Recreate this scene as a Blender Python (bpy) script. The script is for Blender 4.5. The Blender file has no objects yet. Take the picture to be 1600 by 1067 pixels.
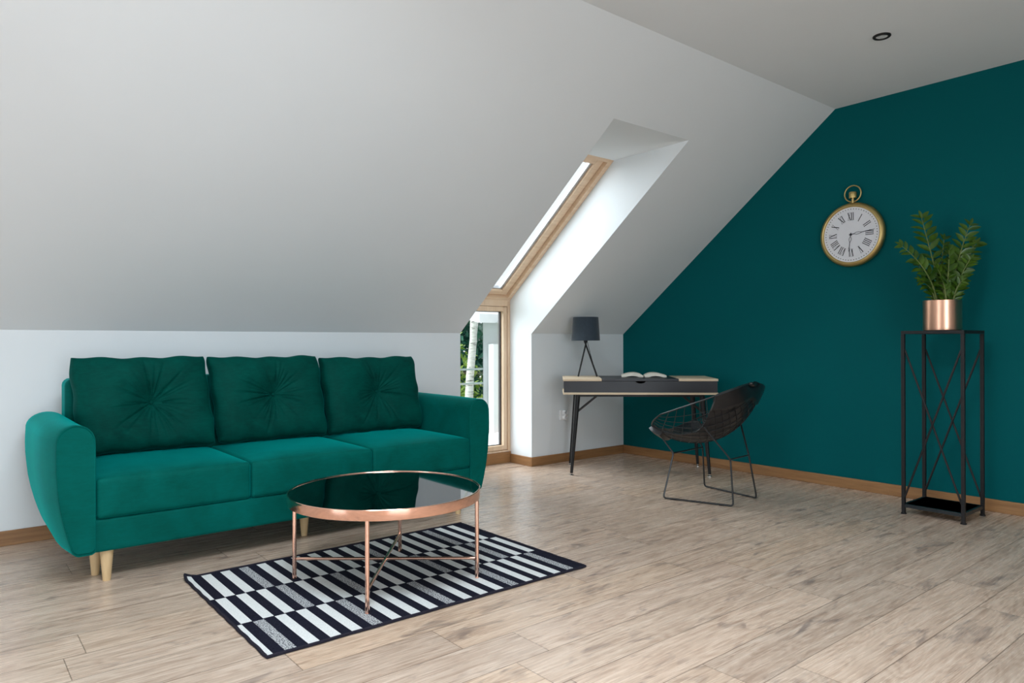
import bpy, math, random
import numpy as np
from mathutils import Vector, Matrix
V = Vector
PI = math.pi
rnd = random.Random(7)
scene = bpy.context.scene
COL = scene.collection

# ------------------------------------------------------------------ helpers
class MB:
    """collects shapes into ONE mesh"""
    def __init__(s):
        s.v = []; s.f = []; s.m = []; s.mi = 0
    def add(s, vs, fs):
        o = len(s.v)
        s.v += [tuple(float(c) for c in p) for p in vs]
        for f in fs:
            s.f.append([i + o for i in f]); s.m.append(s.mi)
        return s
    def box(s, a, b):
        x0, y0, z0 = a; x1, y1, z1 = b
        vs = [(x0,y0,z0),(x1,y0,z0),(x1,y1,z0),(x0,y1,z0),(x0,y0,z1),(x1,y0,z1),(x1,y1,z1),(x0,y1,z1)]
        return s.add(vs, [(3,2,1,0),(4,5,6,7),(0,1,5,4),(1,2,6,5),(2,3,7,6),(3,0,4,7)])
    def hexa(s, p):
        """8 points: bottom ring 4, top ring 4"""
        return s.add(p, [(3,2,1,0),(4,5,6,7),(0,1,5,4),(1,2,6,5),(2,3,7,6),(3,0,4,7)])
    def tube(s, pts, r, n=12, caps=True, closed=False):
        pts = [V(p) for p in pts]; N = len(pts)
        rs = r if isinstance(r, (list, tuple)) else [r] * N
        tans = []
        for i in range(N):
            if closed:
                t = pts[(i+1) % N] - pts[i-1]
            else:
                t = pts[min(i+1, N-1)] - pts[max(i-1, 0)]
            tans.append(t.normalized())
        ref = V((0,0,1)) if abs(tans[0].z) < .9 else V((1,0,0))
        nrm = (ref - tans[0] * ref.dot(tans[0])).normalized()
        vs = []
        for i in range(N):
            if i:
                nrm = (nrm - tans[i] * nrm.dot(tans[i]))
                nrm = nrm.normalized() if nrm.length > 1e-6 else tans[i].orthogonal().normalized()
            bi = tans[i].cross(nrm)
            for k in range(n):
                a = 2*PI*k/n
                vs.append(pts[i] + (nrm*math.cos(a) + bi*math.sin(a)) * rs[i])
        fs = []
        M = N if closed else N-1
        for i in range(M):
            j = (i+1) % N
            for k in range(n):
                l = (k+1) % n
                fs.append((i*n+k, i*n+l, j*n+l, j*n+k))
        if caps and not closed:
            fs.append(tuple(range(n-1, -1, -1))); fs.append(tuple((N-1)*n + k for k in range(n)))
        return s.add(vs, fs)
    def lathe(s, prof, c=(0,0,0), n=48, closed=False, axis='z'):
        vs = []; P = len(prof)
        for r, z in prof:
            for k in range(n):
                a = 2*PI*k/n
                if axis == 'z': vs.append((c[0]+r*math.cos(a), c[1]+r*math.sin(a), c[2]+z))
                else:           vs.append((c[0]-z, c[1]-r*math.cos(a), c[2]+r*math.sin(a)))   # axis -X
        fs = []
        for i in range(P if closed else P-1):
            j = (i+1) % P
            for k in range(n):
                l = (k+1) % n
                fs.append((i*n+k, i*n+l, j*n+l, j*n+k))
        if not closed:
            if prof[0][0] > 1e-5: fs.append(tuple(range(n-1, -1, -1)))
            if prof[-1][0] > 1e-5: fs.append(tuple((P-1)*n+k for k in range(n)))
        return s.add(vs, fs)
    def grid(s, fn, nu, nv, flip=False):
        vs = [fn(i/(nu-1), j/(nv-1)) for j in range(nv) for i in range(nu)]
        fs = []
        for j in range(nv-1):
            for i in range(nu-1):
                q = (j*nu+i, j*nu+i+1, (j+1)*nu+i+1, (j+1)*nu+i)
                fs.append(q[::-1] if flip else q)
        return s.add(vs, fs)
    def prism(s, poly, fn0, fn1):
        """poly: 2-D outline; fn0 / fn1 map a 2-D point to the two caps"""
        n = len(poly)
        vs = [fn0(p) for p in poly] + [fn1(p) for p in poly]
        fs = [tuple(range(n-1, -1, -1)), tuple(range(n, 2*n))]
        for i in range(n):
            j = (i+1) % n
            fs.append((i, j, n+j, n+i))
        return s.add(vs, fs)
    def build(s, name, mats, parent=None, world=True, loc=None, angle=35, bevel=0, seg=2, smooth=True, fix=True):
        off = V((0,0,0))
        if parent is not None and world:
            p = parent
            while p is not None:
                off = off + p.location; p = p.parent
        if loc is not None: off = V(loc)
        me = bpy.data.meshes.new(name)
        me.from_pydata([tuple(V(v) - off) for v in s.v], [], s.f)
        if not isinstance(mats, (list, tuple)): mats = [mats]
        for m in mats: me.materials.append(m)
        if len(mats) > 1: me.polygons.foreach_set('material_index', s.m)
        if smooth:
            me.polygons.foreach_set('use_smooth', [True]*len(me.polygons))
            me.set_sharp_from_angle(angle=math.radians(angle))
        me.update(); me.validate()
        if fix:
            import bmesh
            bm = bmesh.new(); bm.from_mesh(me)
            bmesh.ops.recalc_face_normals(bm, faces=bm.faces)
            bm.to_mesh(me); bm.free()
        o = bpy.data.objects.new(name, me); COL.objects.link(o)
        if parent is not None: o.parent = parent
        if loc is not None: o.location = loc
        if bevel:
            b = o.modifiers.new('edge', 'BEVEL'); b.width = bevel; b.segments = seg
            b.limit_method = 'ANGLE'; b.angle_limit = math.radians(40)
        return o

def tag(o, label, cat, group=None):
    o['label'] = label; o['category'] = cat
    if group: o['group'] = group
    return o
def thing(name, label, cat, loc, rz=0, group=None):
    o = bpy.data.objects.new(name, None); COL.objects.link(o)
    o.location = loc; o.rotation_euler = (0, 0, rz); o.empty_display_size = .05
    return tag(o, label, cat, group)
def struct(o):
    o['kind'] = 'structure'; return o
def structure_empty(name, loc):
    o = bpy.data.objects.new(name, None); COL.objects.link(o); o.location = loc
    o['kind'] = 'structure'; return o

# ------------------------------------------------------------------ materials
def newmat(name):
    m = bpy.data.materials.new(name); m.use_nodes = True
    nt = m.node_tree; b = nt.nodes['Principled BSDF']
    return m, nt, b
def L(nt, a, b): nt.links.new(a, b)
def node(nt, t, **kw):
    n = nt.nodes.new(t)
    for k, v in kw.items(): setattr(n, k, v)
    return n
def math_(nt, op, a, b=None, clamp=False):
    n = node(nt, 'ShaderNodeMath', operation=op, use_clamp=clamp)
    for i, x in enumerate((a, b)):
        if x is None: continue
        if isinstance(x, (int, float)): n.inputs[i].default_value = x
        else: L(nt, x, n.inputs[i])
    return n.outputs[0]
def ramp(nt, fac, stops):
    r = node(nt, 'ShaderNodeValToRGB')
    e = r.color_ramp.elements
    while len(e) < len(stops): e.new(.5)
    for k, (p, c) in enumerate(stops):
        e[k].position = p; e[k].color = (*c, 1) if len(c) == 3 else c
    L(nt, fac, r.inputs[0]); return r.outputs[0]
def mixc(nt, fac, a, b, blend='MIX'):
    n = node(nt, 'ShaderNodeMix', data_type='RGBA', blend_type=blend)
    for s, x in ((0, fac), (6, a), (7, b)):
        if isinstance(x, (int, float)): n.inputs[s].default_value = x
        elif isinstance(x, tuple): n.inputs[s].default_value = (*x, 1)
        else: L(nt, x, n.inputs[s])
    return n.outputs[2]
def noise(nt, vec, scale, detail=4, rough=.5, dist=0):
    n = node(nt, 'ShaderNodeTexNoise')
    n.inputs['Scale'].default_value = scale; n.inputs['Detail'].default_value = detail
    n.inputs['Roughness'].default_value = rough; n.inputs['Distortion'].default_value = dist
    if vec is not None: L(nt, vec, n.inputs['Vector'])
    return n.outputs[0]
def bump(nt, b, h, strength=.2, dist=.01):
    n = node(nt, 'ShaderNodeBump'); n.inputs['Strength'].default_value = strength
    n.inputs['Distance'].default_value = dist
    L(nt, h, n.inputs['Height']); L(nt, n.outputs[0], b.inputs['Normal'])
def objco(nt):
    return node(nt, 'ShaderNodeTexCoord').outputs['Object']
def mapping(nt, vec, scale=(1,1,1), rot=(0,0,0)):
    n = node(nt, 'ShaderNodeMapping'); n.inputs['Scale'].default_value = scale
    n.inputs['Rotation'].default_value = rot
    L(nt, vec, n.inputs['Vector']); return n.outputs[0]

def plain(name, col, rough=.5, metal=0, var=.06, nscale=14, spec=.5, bmp=0, bscale=200, **kw):
    m, nt, b = newmat(name)
    co = objco(nt)
    n = noise(nt, co, nscale, 3)
    c = tuple(col)
    lo = tuple(x*(1-var) for x in c); hi = tuple(min(1, x*(1+var)) for x in c)
    L(nt, ramp(nt, n, [(.3, lo), (.7, hi)]), b.inputs['Base Color'])
    b.inputs['Roughness'].default_value = rough; b.inputs['Metallic'].default_value = metal
    b.inputs['Specular IOR Level'].default_value = spec
    for k, v in kw.items(): b.inputs[k.replace('_', ' ')].default_value = v
    if bmp: bump(nt, b, noise(nt, co, bscale, 2), bmp, .002)
    return m

def wood(name, dark, light, axis='x', scale=3.0, rough=.5, stretch=14):
    m, nt, b = newmat(name)
    co = objco(nt)
    sc = {'x': (1, stretch, stretch), 'y': (stretch, 1, stretch), 'z': (stretch, stretch, 1)}[axis]
    mp = mapping(nt, co, sc)
    n1 = noise(nt, mp, scale, 6, .6, .6)
    n2 = noise(nt, mp, scale*6, 3, .6)
    f = math_(nt, 'ADD', math_(nt, 'MULTIPLY', n1, .75), math_(nt, 'MULTIPLY', n2, .25))
    L(nt, ramp(nt, f, [(.3, dark), (.68, light)]), b.inputs['Base Color'])
    b.inputs['Roughness'].default_value = rough
    bump(nt, b, f, .12, .002)
    return m

def wall_paint(name, col, rough=.85, spec=.25):
    m, nt, b = newmat(name)
    co = objco(nt)
    n = noise(nt, co, 2.5, 3)
    L(nt, ramp(nt, n, [(.3, tuple(c*.985 for c in col)), (.7, col)]), b.inputs['Base Color'])
    b.inputs['Roughness'].default_value = rough; b.inputs['Specular IOR Level'].default_value = spec
    bump(nt, b, noise(nt, co, 260, 2), .06, .001)
    return m

def floor_mat():
    m, nt, b = newmat('laminate_floor')
    co = objco(nt)
    sp = node(nt, 'ShaderNodeSeparateXYZ'); L(nt, co, sp.inputs[0])
    W, LEN = .1965, 1.29
    yy = math_(nt, 'DIVIDE', math_(nt, 'ADD', sp.outputs[1], 20*W - 1.19), W)
    row = math_(nt, 'FLOOR', yy); fy = math_(nt, 'FRACT', yy)
    wr = node(nt, 'ShaderNodeTexWhiteNoise', noise_dimensions='1D'); L(nt, row, wr.inputs['W'])
    xx = math_(nt, 'ADD', math_(nt, 'DIVIDE', math_(nt, 'ADD', sp.outputs[0], 20), LEN), wr.outputs[0])
    colm = math_(nt, 'FLOOR', xx); fx = math_(nt, 'FRACT', xx)
    cid = node(nt, 'ShaderNodeCombineXYZ'); L(nt, colm, cid.inputs[0]); L(nt, row, cid.inputs[1])
    wn = node(nt, 'ShaderNodeTexWhiteNoise', noise_dimensions='3D'); L(nt, cid.outputs[0], wn.inputs['Vector'])
    rsp = node(nt, 'ShaderNodeSeparateColor'); L(nt, wn.outputs['Color'], rsp.inputs[0])
    # per-plank shifted coordinates
    off = node(nt, 'ShaderNodeVectorMath', operation='MULTIPLY_ADD')
    L(nt, wn.outputs['Color'], off.inputs[0]); off.inputs[1].default_value = (37, 37, 37); L(nt, co, off.inputs[2])
    g1 = noise(nt, mapping(nt, off.outputs[0], (1.0, 7, 1)), 2.2, 5, .62, 1.2)
    g2 = noise(nt, mapping(nt, off.outputs[0], (1.0, 24, 1)), 3.5, 6, .68, .4)
    g3 = noise(nt, mapping(nt, off.outputs[0], (2.0, 70, 1)), 6, 4, .6, .2)
    # cathedral rings: contour lines of a stretched noise
    rr = noise(nt, mapping(nt, off.outputs[0], (.9, 5, 1)), 1.5, 2, .5, .3)
    ring = math_(nt, 'ABSOLUTE', math_(nt, 'SUBTRACT', math_(nt, 'FRACT', math_(nt, 'MULTIPLY', rr, 16)), .5))
    knot = noise(nt, mapping(nt, off.outputs[0], (2.2, 7, 1)), 1.8, 3, .6, 1.0)
    knotm = ramp(nt, knot, [(.57, (0,0,0)), (.70, (1,1,1))])
    f = math_(nt, 'ADD', math_(nt, 'MULTIPLY', g1, .34), math_(nt, 'MULTIPLY', g2, .34))
    f = math_(nt, 'ADD', f, math_(nt, 'MULTIPLY', g3, .30))
    f = math_(nt, 'ADD', f, math_(nt, 'MULTIPLY', ring, .15))
    c = ramp(nt, f, [(.36, (.36,.245,.178)), (.455, (.545,.395,.30)), (.54, (.68,.52,.405)), (.66, (.80,.64,.52))])
    strk = noise(nt, mapping(nt, off.outputs[0], (1.3, 34, 1)), 4.2, 3, .7, .5)
    strm = ramp(nt, strk, [(.56, (0,0,0)), (.70, (1,1,1))])
    c = mixc(nt, math_(nt, 'MULTIPLY', strm, .38), c, (.34,.255,.20))
    kn2 = math_(nt, 'MULTIPLY', knotm, math_(nt, 'ADD', math_(nt, 'MULTIPLY', ring, .9), .35))
    c = mixc(nt, math_(nt, 'MULTIPLY', kn2, .95), c, (.17,.125,.115))
    tint = ramp(nt, rsp.outputs[0], [(0, (.84,.83,.83)), (.35, (.98,.96,.95)), (.7, (.90,.90,.91)), (1, (1.0,.95,.89))])
    c = mixc(nt, 1.0, c, tint, 'MULTIPLY')
    sy = math_(nt, 'LESS_THAN', math_(nt, 'MINIMUM', fy, math_(nt, 'SUBTRACT', 1, fy)), .0085)
    sx = math_(nt, 'LESS_THAN', math_(nt, 'MINIMUM', fx, math_(nt, 'SUBTRACT', 1, fx)), .0012)
    seam = math_(nt, 'MAXIMUM', sy, sx)
    c = mixc(nt, math_(nt, 'MULTIPLY', seam, .72), c, (.12,.075,.05))
    L(nt, c, b.inputs['Base Color'])
    L(nt, ramp(nt, g2, [(.3, (.22,.22,.22)), (.7, (.31,.31,.31))]), b.inputs['Roughness'])
    b.inputs['Specular IOR Level'].default_value = .5
    h = math_(nt, 'SUBTRACT', math_(nt, 'MULTIPLY', g3, .3), seam)
    bump(nt, b, h, .12, .002)
    return m

def velvet(name, base, hi, sheen=.65):
    m, nt, b = newmat(name)
    co = objco(nt)
    n1 = noise(nt, co, 4.5, 4, .6, .8)
    n2 = noise(nt, mapping(nt, co, (1, 1, 4)), 28, 3, .6, .4)
    f = math_(nt, 'ADD', math_(nt, 'MULTIPLY', n1, .7), math_(nt, 'MULTIPLY', n2, .3))
    L(nt, ramp(nt, f, [(.32, base), (.68, hi)]), b.inputs['Base Color'])
    b.inputs['Roughness'].default_value = .62
    b.inputs['Specular IOR Level'].default_value = .04
    b.inputs['Sheen Weight'].default_value = sheen
    b.inputs['Sheen Roughness'].default_value = .32
    b.inputs['Sheen Tint'].default_value = (.0, .76, .72, 1)
    bump(nt, b, noise(nt, co, 420, 2), .10, .001)
    return m

def glass_thin(name, tint=(1,1,1), refl=.08):
    m = bpy.data.materials.new(name); m.use_nodes = True
    nt = m.node_tree; nt.nodes.remove(nt.nodes['Principled BSDF'])
    out = nt.nodes['Material Output']
    tr = node(nt, 'ShaderNodeBsdfTransparent'); tr.inputs[0].default_value = (*tint, 1)
    gl = node(nt, 'ShaderNodeBsdfGlossy'); gl.inputs['Roughness'].default_value = .02
    fr = node(nt, 'ShaderNodeFresnel'); fr.inputs[0].default_value = 1.45
    mx = node(nt, 'ShaderNodeMixShader')
    geo = node(nt, 'ShaderNodeNewGeometry')
    L(nt, math_(nt, 'ADD', math_(nt, 'MULTIPLY', geo.outputs['Backfacing'], 1/1.45 - 1.45), 1.45), fr.inputs[0])   # same reflection on both faces of the pane
    L(nt, math_(nt, 'ADD', fr.outputs[0], refl - .04), mx.inputs[0])
    L(nt, tr.outputs[0], mx.inputs[1]); L(nt, gl.outputs[0], mx.inputs[2]); L(nt, mx.outputs[0], out.inputs[0])
    return m

def brushed(name, col, rough=.25, aniso=.6):
    m, nt, b = newmat(name)
    co = objco(nt)
    n = noise(nt, mapping(nt, co, (1, 1, 40)), 14, 3)
    L(nt, ramp(nt, n, [(.3, tuple(c*.93 for c in col)), (.7, col)]), b.inputs['Base Color'])
    b.inputs['Metallic'].default_value = 1
    L(nt, ramp(nt, n, [(.3, (rough*.85,)*3), (.7, (rough*1.15,)*3)]), b.inputs['Roughness'])
    b.inputs['Anisotropic'].default_value = aniso
    return m

def hatch_mat():
    m, nt, b = newmat('rug_grey_weave')
    co = objco(nt)
    n = noise(nt, mapping(nt, co, (170, 260, 1)), 1.0, 2, .6, .2)
    L(nt, ramp(nt, n, [(.44, (.03,.03,.045)), (.54, (.62,.63,.64))]), b.inputs['Base Color'])
    b.inputs['Roughness'].default_value = .95
    return m

def leaf_mat(name, a, c, rough=.32):
    m, nt, b = newmat(name)
    n = noise(nt, objco(nt), 16, 3)
    L(nt, ramp(nt, n, [(.3, a), (.7, c)]), b.inputs['Base Color'])
    b.inputs['Roughness'].default_value = rough
    return m

def birch_mat():
    m, nt, b = newmat('birch_bark')
    co = objco(nt)
    n = noise(nt, mapping(nt, co, (3, 3, 16)), 2.2, 4, .6, .5)
    L(nt, ramp(nt, n, [(.33, (.07,.06,.055)), (.42, (.55,.52,.48)), (.7, (.72,.70,.66))]), b.inputs['Base Color'])
    b.inputs['Roughness'].default_value = .85
    return m

M = {}
M['white'] = wall_paint('white_wall_paint', (.805, .835, .858))
M['teal'] = wall_paint('teal_wall_paint', (.0003, .098, .106), .6, .06)
M['floor'] = floor_mat()
M['oakx'] = wood('oak_skirting_along', (.205,.092,.034), (.40,.205,.082), 'x', 3.0, .45)
M['oaky'] = wood('oak_skirting_across', (.205,.092,.034), (.40,.205,.082), 'y', 3.0, .45)
M['pine_z'] = wood('pine_upright', (.66,.45,.28), (.82,.62,.44), 'z', 2.0, .4)
M['pine_x'] = wood('pine_rail', (.66,.45,.28), (.82,.62,.44), 'x', 2.0, .4)
M['legwood'] = wood('beech_leg', (.60,.40,.20), (.76,.56,.32), 'z', 2.5, .42)
M['gasket'] = plain('rubber_gasket', (.055,.05,.05), .6)
M['alu'] = plain('grey_spacer', (.55,.57,.60), .35, .6)
M['pane'] = glass_thin('window_glass', (.97,.985,.98), .07)
M['velvet'] = velvet('green_velvet', (.0003, .076, .060), (.0004, .118, .100))
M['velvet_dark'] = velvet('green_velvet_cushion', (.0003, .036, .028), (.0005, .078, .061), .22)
M['copper'] = plain('polished_copper', (.96,.59,.46), .13, 1, .03)
M['blackglass'] = plain('black_mirror_glass', (.13,.135,.14), .03, 1.0, .02)
M['rug_white'] = plain('rug_white_weave', (.80,.81,.80), .95, 0, .10, 260, .1, .5, 700)
M['rug_dark'] = plain('rug_black_weave', (.014,.014,.026), .95, 0, .5, 260, .1, .5, 700)
M['rug_grey'] = hatch_mat()
M['rug_edge'] = plain('rug_edge_binding', (.022,.020,.030), .9, 0, .3, 200, .1)
M['deskwood'] = wood('desk_birch', (.66,.50,.33), (.78,.63,.46), 'x', 3.0, .5)
M['charcoal'] = plain('charcoal_laminate', (.019,.019,.024), .42, 0, .08, 20)
M['blackmetal'] = plain('black_powder_coat', (.015,.014,.015), .45, 0, .1, 30, .3)
M['darkpaint'] = plain('black_tray_paint', (.012,.018,.022), .35, 0, .1, 20)
M['chrome'] = plain('chrome_foot', (.75,.75,.75), .18, 1, .03)
M['shade'] = plain('dark_navy_fabric', (.030,.045,.062), .75, 0, .1, 60, .3, .2, 400, Sheen_Weight=.25)
M['lining'] = plain('white_shade_lining', (.80,.80,.78), .7)
M['paper'] = plain('cream_paper', (.80,.76,.66), .8, 0, .05, 30)
M['bookcover'] = plain('book_cover_cloth', (.055,.06,.065), .7)
M['leather'] = plain('black_leather', (.010,.010,.012), .29, 0, .15, 50, .7, .15, 160)
M['wire'] = plain('black_wire', (.030,.030,.032), .30, .3, .1, 40)
M['brass'] = brushed('brushed_brass', (.66,.48,.20), .42, .2)
M['dial'] = plain('clock_dial_white', (.76,.76,.80), .5, 0, .02, 10)
M['ink'] = plain('clock_black_ink', (.02,.02,.025), .5)
M['inkgrey'] = plain('clock_grey_ink', (.10,.10,.12), .5)
M['potcopper'] = plain('brushed_copper_pot', (.80,.45,.31), .30, 1, .02, 4)
M['soil'] = plain('potting_soil', (.03,.02,.014), .95, 0, .5, 90, .2, .8, 120)
M['leaf'] = leaf_mat('zz_leaf', (.016,.062,.006), (.075,.145,.010), .30)
M['stem'] = leaf_mat('zz_stem', (.10,.15,.03), (.17,.20,.06), .5)
M['plastic'] = plain('white_plastic', (.82,.82,.83), .3)
M['hole'] = plain('socket_hole', (.05,.05,.05), .6)
M['spotlens'] = plain('spot_lens', (.72,.76,.78), .15, 0, .2, 60)
M['render'] = plain('pale_render', (.46,.48,.50), .9, 0, .10, 3, .3)
M['whiterender'] = plain('white_render', (.86,.87,.88), .85, 0, .03, 3)
M['roofgrey'] = plain('pale_eave_boards', (.74,.76,.78), .8, 0, .06, 6)
M['birch'] = birch_mat()
M['fol1'] = leaf_mat('foliage_bright', (.10,.20,.02), (.28,.38,.04), .6)
M['fol2'] = leaf_mat('foliage_deep', (.012,.08,.045), (.04,.17,.10), .6)
M['bark'] = plain('grey_bark', (.16,.13,.10), .9, 0, .3, 20)
M['rail'] = plain('pale_rail_paint', (.36,.42,.41), .45)
M['grass'] = plain('lawn', (.09,.19,.04), .95, 0, .4, 4)
M['brick'] = plain('terracotta_tiles', (.52,.27,.17), .8, 0, .15, 9)
M['underlay'] = plain('window_track_grey', (.5,.5,.5), .5)

# ------------------------------------------------------------------ camera
CH = 1.05
f_px, yaw, pitch, roll = 1099.2, math.radians(39.21), math.radians(.057), math.radians(-.152)
fd = V((math.sin(yaw)*math.cos(pitch), math.cos(yaw)*math.cos(pitch), math.sin(pitch)))
r0 = V((math.cos(yaw), -math.sin(yaw), 0)); u0 = r0.cross(fd)
RR = r0*math.cos(roll) + u0*math.sin(roll); UU = -r0*math.sin(roll) + u0*math.cos(roll)
cam = bpy.data.cameras.new('camera'); camo = bpy.data.objects.new('camera', cam); COL.objects.link(camo)
cam.sensor_width = 36; cam.lens = f_px/1600*36; cam.clip_start = .05
mw = Matrix.Identity(4)
for i in range(3):
    mw[i][0] = RR[i]; mw[i][1] = UU[i]; mw[i][2] = -fd[i]
mw[0][3], mw[1][3], mw[2][3] = 0, 0, CH
camo.matrix_world = mw
scene.camera = camo

# ------------------------------------------------------------------ room shell
YK, XG, HK, YC, HC = 4.5024, 5.0337, 1.1214, 2.46225, 2.73105
SL = (HC-HK)/(YK-YC)
XL, YF = -4.4, -2.6                         # gable behind the left edge, wall behind the camera
RX0, RX1, RYT, YW = 3.153, 3.885, 2.8886, 4.79   # window bay
ZT = HK + (YK-RYT)*SL
FZ = 1.412                                   # where roof window meets upright window
SYT = 3.560                                  # roof window top
T = .12
sl = lambda y: HK + (YK-y)*SL

struct(MB().box((XL-T, YF-T, -.10), (XG+T, YW+.12, 0)).build('floor', M['floor'], loc=(0,0,0), smooth=False))
CW = (.0, 1.3, .70, 1.75)                  # unseen ceiling opening added over the camera to let in top light
m = MB()
m.box((XL-T, YF-T, HC), (CW[0], YC, HC+T)); m.box((CW[1], YF-T, HC), (XG+T, YC, HC+T))
m.box((CW[0], YF-T, HC), (CW[1], CW[2], HC+T)); m.box((CW[0], CW[3], HC), (CW[1], YC, HC+T))
struct(m.build('ceiling', M['white'], smooth=False))
# sloped ceiling with the bay cut out (three slabs in one mesh)
m = MB()
def slope_slab(x0, x1, y0, y1, t=.10):
    p = [(x0,y0,sl(y0)),(x1,y0,sl(y0)),(x1,y1,sl(y1)),(x0,y1,sl(y1))]
    m.hexa(p + [(a,b,c+t) for a,b,c in p])
slope_slab(XL-T, RX0-.1, YC, YK); slope_slab(RX1+.1, XG, YC, YK); slope_slab(RX0-.1, RX1+.1, YC, RYT)
struct(m.build('ceiling_slope', M['white'], smooth=False))
# knee wall left and right of the bay
m = MB(); m.box((XL-T, YK, -.02), (RX0-.1, YK+T, HK)); m.box((RX1+.1, YK, -.02), (XG, YK+T, HK))
struct(m.build('wall_back', M['white'], smooth=False))
# bay cheeks and lintel
prof = [(YK, 0), (YW+.10, 0), (YW+.10, FZ-.02), (SYT+.09, ZT+.07), (RYT, ZT)]
prof = [(YK, 0), (YW+.02, 0), (YW+.02, FZ+.02), (SYT, ZT+.02), (RYT, ZT), (YK, HK)]
m = MB(); m.prism(prof, lambda p: (RX1, p[0], p[1]), lambda p: (RX1+.10, p[0], p[1]))
struct(m.build('wall_bay_right', M['white'], smooth=False))
m = MB(); m.prism(prof, lambda p: (RX0-.10, p[0], p[1]), lambda p: (RX0, p[0], p[1]))
struct(m.build('wall_bay_left', M['white'], smooth=False))
m = MB(); m.box((RX0, RYT, ZT), (RX1, SYT+.02, ZT+.10))
struct(m.build('ceiling_bay_lintel', M['white'], smooth=False))
# teal gable
gp = [(YF-T, -.05), (YK+T, -.05), (YK+T, HK), (YK, HK+.02), (YC, HC+.05), (YF-T, HC+.05)]
m = MB(); m.prism(gp, lambda p: (XG, p[0], p[1]), lambda p: (XG+T, p[0], p[1]))
struct(m.build('wall_right', M['teal'], smooth=False))
# left gable (beyond the left edge of the picture) with a wide window, and the wall behind the camera with two glazed doors
WL = (1.00, 2.70, .30, 1.95)
m = MB()
m.box((XL-T, YF-T, 0), (XL, WL[0], HC)); m.box((XL-T, WL[0], 0), (XL, WL[1], WL[2])); 
m.prism([(WL[0], WL[3]), (WL[1], WL[3]), (WL[1], sl(WL[1])+.05), (YC, HC+.05), (WL[0], HC+.05)], lambda p: (XL-T, *p), lambda p: (XL, *p))
m.prism([(WL[1], 0), (YK, 0), (YK, HK+.05), (WL[1], sl(WL[1])+.05)], lambda p: (XL-T, *p), lambda p: (XL, *p))
struct(m.build('wall_left', M['white'], smooth=False))
DOORS = ((-1.1, 1.3),); DZ = 2.2
m = MB(); xs = [XL-T] + [v for d in DOORS for v in d] + [XG+T]
for i in range(0, len(xs), 2): m.box((xs[i], YF-T, 0), (xs[i+1], YF, HC))
for d in DOORS: m.box((d[0], YF-T, DZ), (d[1], YF, HC))
struct(m.build('wall_front', M['white'], smooth=False))
def simple_window(name, pts, axis):
    e = structure_empty(name, pts[0])
    m = MB(); a, b = pts
    w = .06
    if axis == 'x':
        for y in (a[1], (a[1]+b[1])/2 - w/2, b[1]-w): m.box((a[0], y, a[2]), (a[0]+.06, y+w, b[2]))
        for z in (a[2], b[2]-w): m.box((a[0], a[1], z), (a[0]+.06, b[1], z+w))
    else:
        for x in (a[0], (a[0]+b[0])/2 - w/2, b[0]-w): m.box((x, a[1], a[2]), (x+w, a[1]+.06, b[2]))
        for z in (a[2], b[2]-w): m.box((a[0], a[1], z), (b[0], a[1]+.06, z+w))
    m.build('window_frame', M['pine_z'], e)
simple_window('window_3', ((XL-.08, WL[0], WL[2]), (XL-.08, WL[1], WL[3])), 'x')
e = structure_empty('added_roof_window', ((CW[0]+CW[1])/2, (CW[2]+CW[3])/2, HC))  # invented frame round the added ceiling opening, out of view
m = MB()
for x in (CW[0], CW[1]-.05): m.box((x, CW[2], HC+.04), (x+.05, CW[3], HC+.10))
for y in (CW[2], CW[3]-.05): m.box((CW[0]+.05, y, HC+.04), (CW[1]-.05, y+.05, HC+.10))
m.build('window_frame', M['pine_x'], e)
for i, d in enumerate(DOORS):
    simple_window('door_%d' % (i+1), ((d[0], YF-.08, 0), (d[1], YF-.08, DZ)), 'y')

# skirting boards
BH, BT = .077, .012
def board(name, a, b, mat):
    return struct(MB().box(a, b).build(name, mat, loc=((a[0]+b[0])/2, (a[1]+b[1])/2, 0), bevel=.003))
board('baseboard_back', (XL, YK-BT, 0), (RX0, YK, BH), M['oakx'])
board('baseboard_back_corner', (RX1-BT, YK-BT, 0), (XG-BT, YK, BH), M['oakx'])
board('baseboard_bay', (RX1-BT, YK, 0), (RX1, YW-BT, BH), M['oaky'])
board('baseboard_window', (RX0, YW-BT, 0), (RX1, YW, .098), M['oakx'])
board('baseboard_right', (XG-BT, YF, 0), (XG, YK, BH), M['oaky'])

# upright window of the bay
w1 = structure_empty('window_1', ((RX0+RX1)/2, YW, .098))
m = MB()
m.box((RX0, YW-.004, .098), (RX0+.03, YW+.09, FZ)); m.box((RX1-.028, YW-.004, .098), (RX1, YW+.09, FZ))
m.box((RX0+.03, YW-.004, 1.362), (RX1-.028, YW+.09, FZ+.004)); m.box((RX0+.03, YW-.004, .098), (RX1-.028, YW+.09, .110))
m.build('window_frame', M['pine_z'], w1, bevel=.002)
m = MB()
sx0, sx1, sz0, sz1 = RX0+.033, RX1-.031, .113, 1.358
iw = .040
m.box((sx0, YW+.002, sz0), (sx0+iw, YW+.06, sz1)); m.box((sx1-iw, YW+.002, sz0), (sx1, YW+.06, sz1))
m.box((sx0+iw, YW+.002, sz1-iw), (sx1-iw, YW+.06, sz1)); m.box((sx0+iw, YW+.002, sz0), (sx1-iw, YW+.06, sz0+iw))
sash = m.build('sash', M['pine_z'], w1, bevel=.004)
m = MB()
gx0, gx1, gz0, gz1 = sx0+iw, sx1-iw, sz0+iw, sz1-iw
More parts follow.
